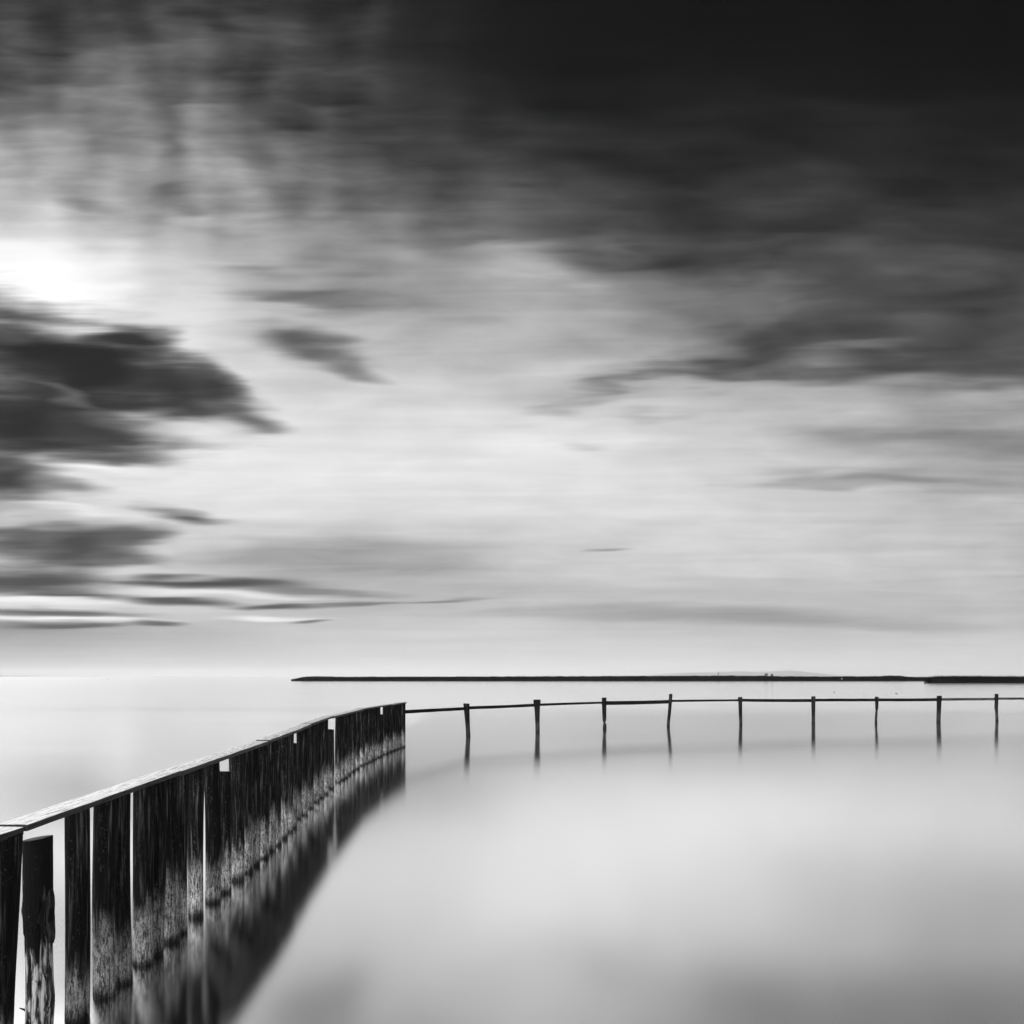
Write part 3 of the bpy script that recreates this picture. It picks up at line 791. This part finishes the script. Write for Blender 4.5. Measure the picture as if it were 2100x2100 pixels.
bush(1583, 450, .75, 1.5, 2.4, 'small pointed shrub rising from the reeds just right of the flat-topped one')

X, Y = at(1726, 1398.2)
root = empty('channel_marker', (X, Y, 0)); tag(root, 'tiny marker pole with a white board in front of the long reed bed', 'marker')
bm = bmesh.new(); stick(bm, (0, 0, -.5), (0, 0, 1.75), .16, .14); link('pole', bm, M_BLACK, root, (X, Y, 0))
bm = bmesh.new(); bmesh.ops.create_cube(bm, size=1); bmesh.ops.scale(bm, vec=(.46, .06, .42), verts=bm.verts)
bmesh.ops.bevel(bm, geom=list(bm.edges), offset=.012, segments=1, affect='EDGES')
link('board', bm, M_WHITE, root, (X, Y - .2, 1.32))

X, Y = at(220, 1393.6)
root = empty('buoy', (X, Y, 0)); tag(root, 'tiny grey buoy alone on the open water far off at the left', 'buoy')
bm = bmesh.new(); stick(bm, (0, 0, -.2), (0, 0, .35), .40, .34, 12); stick(bm, (0, 0, .35), (0, 0, .6), .34, .08, 12)
link('float', bm, M_BLACK, root, (X, Y, 0))
bm = bmesh.new(); stick(bm, (0, 0, .6), (0, 0, 1.1), .05, .04); link('mast', bm, M_BLACK, root, (X, Y, 0))

def drift(pxx, gy, L, label):
    X, Y = at(pxx, gy); bm = bmesh.new()
    stick(bm, (-L / 2, 0, .02), (L / 2, .05, .05), .05, .03, 8); stick(bm, (L * .1, 0, .04), (L * .25, .0, .16), .02, .012, 5)
    o = link('driftwood', bm, M_RAIL2, None, (X, Y, 0)); tag(o, label, 'driftwood', 'driftwood beyond the rail fence')
drift(1711, 1419.6, .28, 'tiny floating stick on the water between the marker pole and the rail fence')
drift(1838.5, 1422.6, .34, 'tiny floating stick on the water just right of the seventh fence post, beyond its rail')

# ------------------------------------------------------------------ far shore and hills
def ridge(name, prof, Y, depth):
    bm = bmesh.new(); cols = []
    x0, x1 = prof[0][0], prof[-1][0]; n_ = int((x1 - x0) / 2)
    for i in range(n_ + 1):
        pxx = x0 + (x1 - x0) * i / n_; X = (pxx - 1050) * Y / F
        h = max(.5, CAM_H + (HOR - interp(prof, pxx)) * Y / F)
        h *= 1 + .05 * n3(pxx * .12, 1, Y) + .04 * n3(pxx * .6, 2, Y)
        cols.append([bm.verts.new((X, Y + depth * a_, h * b_ - (1 if b_ == 0 else 0))) for a_, b_ in ((-1, 0), (-.6, .45), (-.25, .85), (0, 1), (.5, .7), (1, 0))])
    for A, B in zip(cols, cols[1:]):
        for q_ in range(5): bm.faces.new((A[q_], B[q_], B[q_ + 1], A[q_ + 1]))
    bm.faces.new(cols[0]); bm.faces.new(cols[-1])
    o = link(name, bm, M_HILL, None, smooth=True); tag(o, kind='structure')
ridge('hills', [(1240, 1387), (1330, 1384.5), (1400, 1380), (1480, 1378), (1520, 1376.5), (1550, 1378), (1575, 1377.6), (1600, 1375.8), (1622, 1375), (1645, 1377), (1670, 1380), (1700, 1384), (1760, 1387)], 26000, 1800)
ridge('far_shore', [(-400, 1385.2), (-100, 1385.4), (0, 1385.6), (10, 1385.2), (25, 1386), (40, 1385.6), (60, 1385.8), (88, 1386.1), (92, 1386.9), (200, 1387.2)], 9000, 60)

# ------------------------------------------------------------------ haze
HAZE = 1
if HAZE:
    bm = bmesh.new(); bmesh.ops.create_cube(bm, size=1)
    bmesh.ops.scale(bm, vec=(56000, 34000, 1), verts=bm.verts)
    for v_ in bm.verts: v_.co.z = 240 if v_.co.z > 0 else -2; v_.co.y += 14500
    m, N, out = material('haze_air')
    pv_ = N.new('ShaderNodeVolumePrincipled')
    pv_.inputs['Color'].default_value = (1, 1, 1, 1)
    pv_.inputs['Density'].default_value = 2.8e-5
    pv_.inputs['Anisotropy'].default_value = 0.3
    N.put(out.inputs['Volume'], pv_.outputs[0])
    hz = link('haze', bm, m, smooth=False); tag(hz, kind='stuff')

# ------------------------------------------------------------------ camera
cam = bpy.data.cameras.new("camera"); co = bpy.data.objects.new("camera", cam); C.objects.link(co)
co.location = (0, 0, CAM_H); co.rotation_euler = (math.radians(90), 0, 0)
cam.sensor_width = 36; cam.sensor_fit = 'HORIZONTAL'; cam.lens = 36 * F / 2100
cam.shift_y = (HOR - 1050) / 2100
cam.clip_start = .05; cam.clip_end = 90000
S.camera = co

S.render.engine = 'CYCLES'
S.cycles.use_denoising = True
S.cycles.max_bounces = 4
S.cycles.adaptive_threshold = 0.02
S.cycles.volume_bounces = 1
S.view_settings.view_transform = 'Standard'; S.view_settings.look = 'None'
S.view_settings.exposure = 0; S.view_settings.gamma = 1
S.view_settings.use_curve_mapping = False
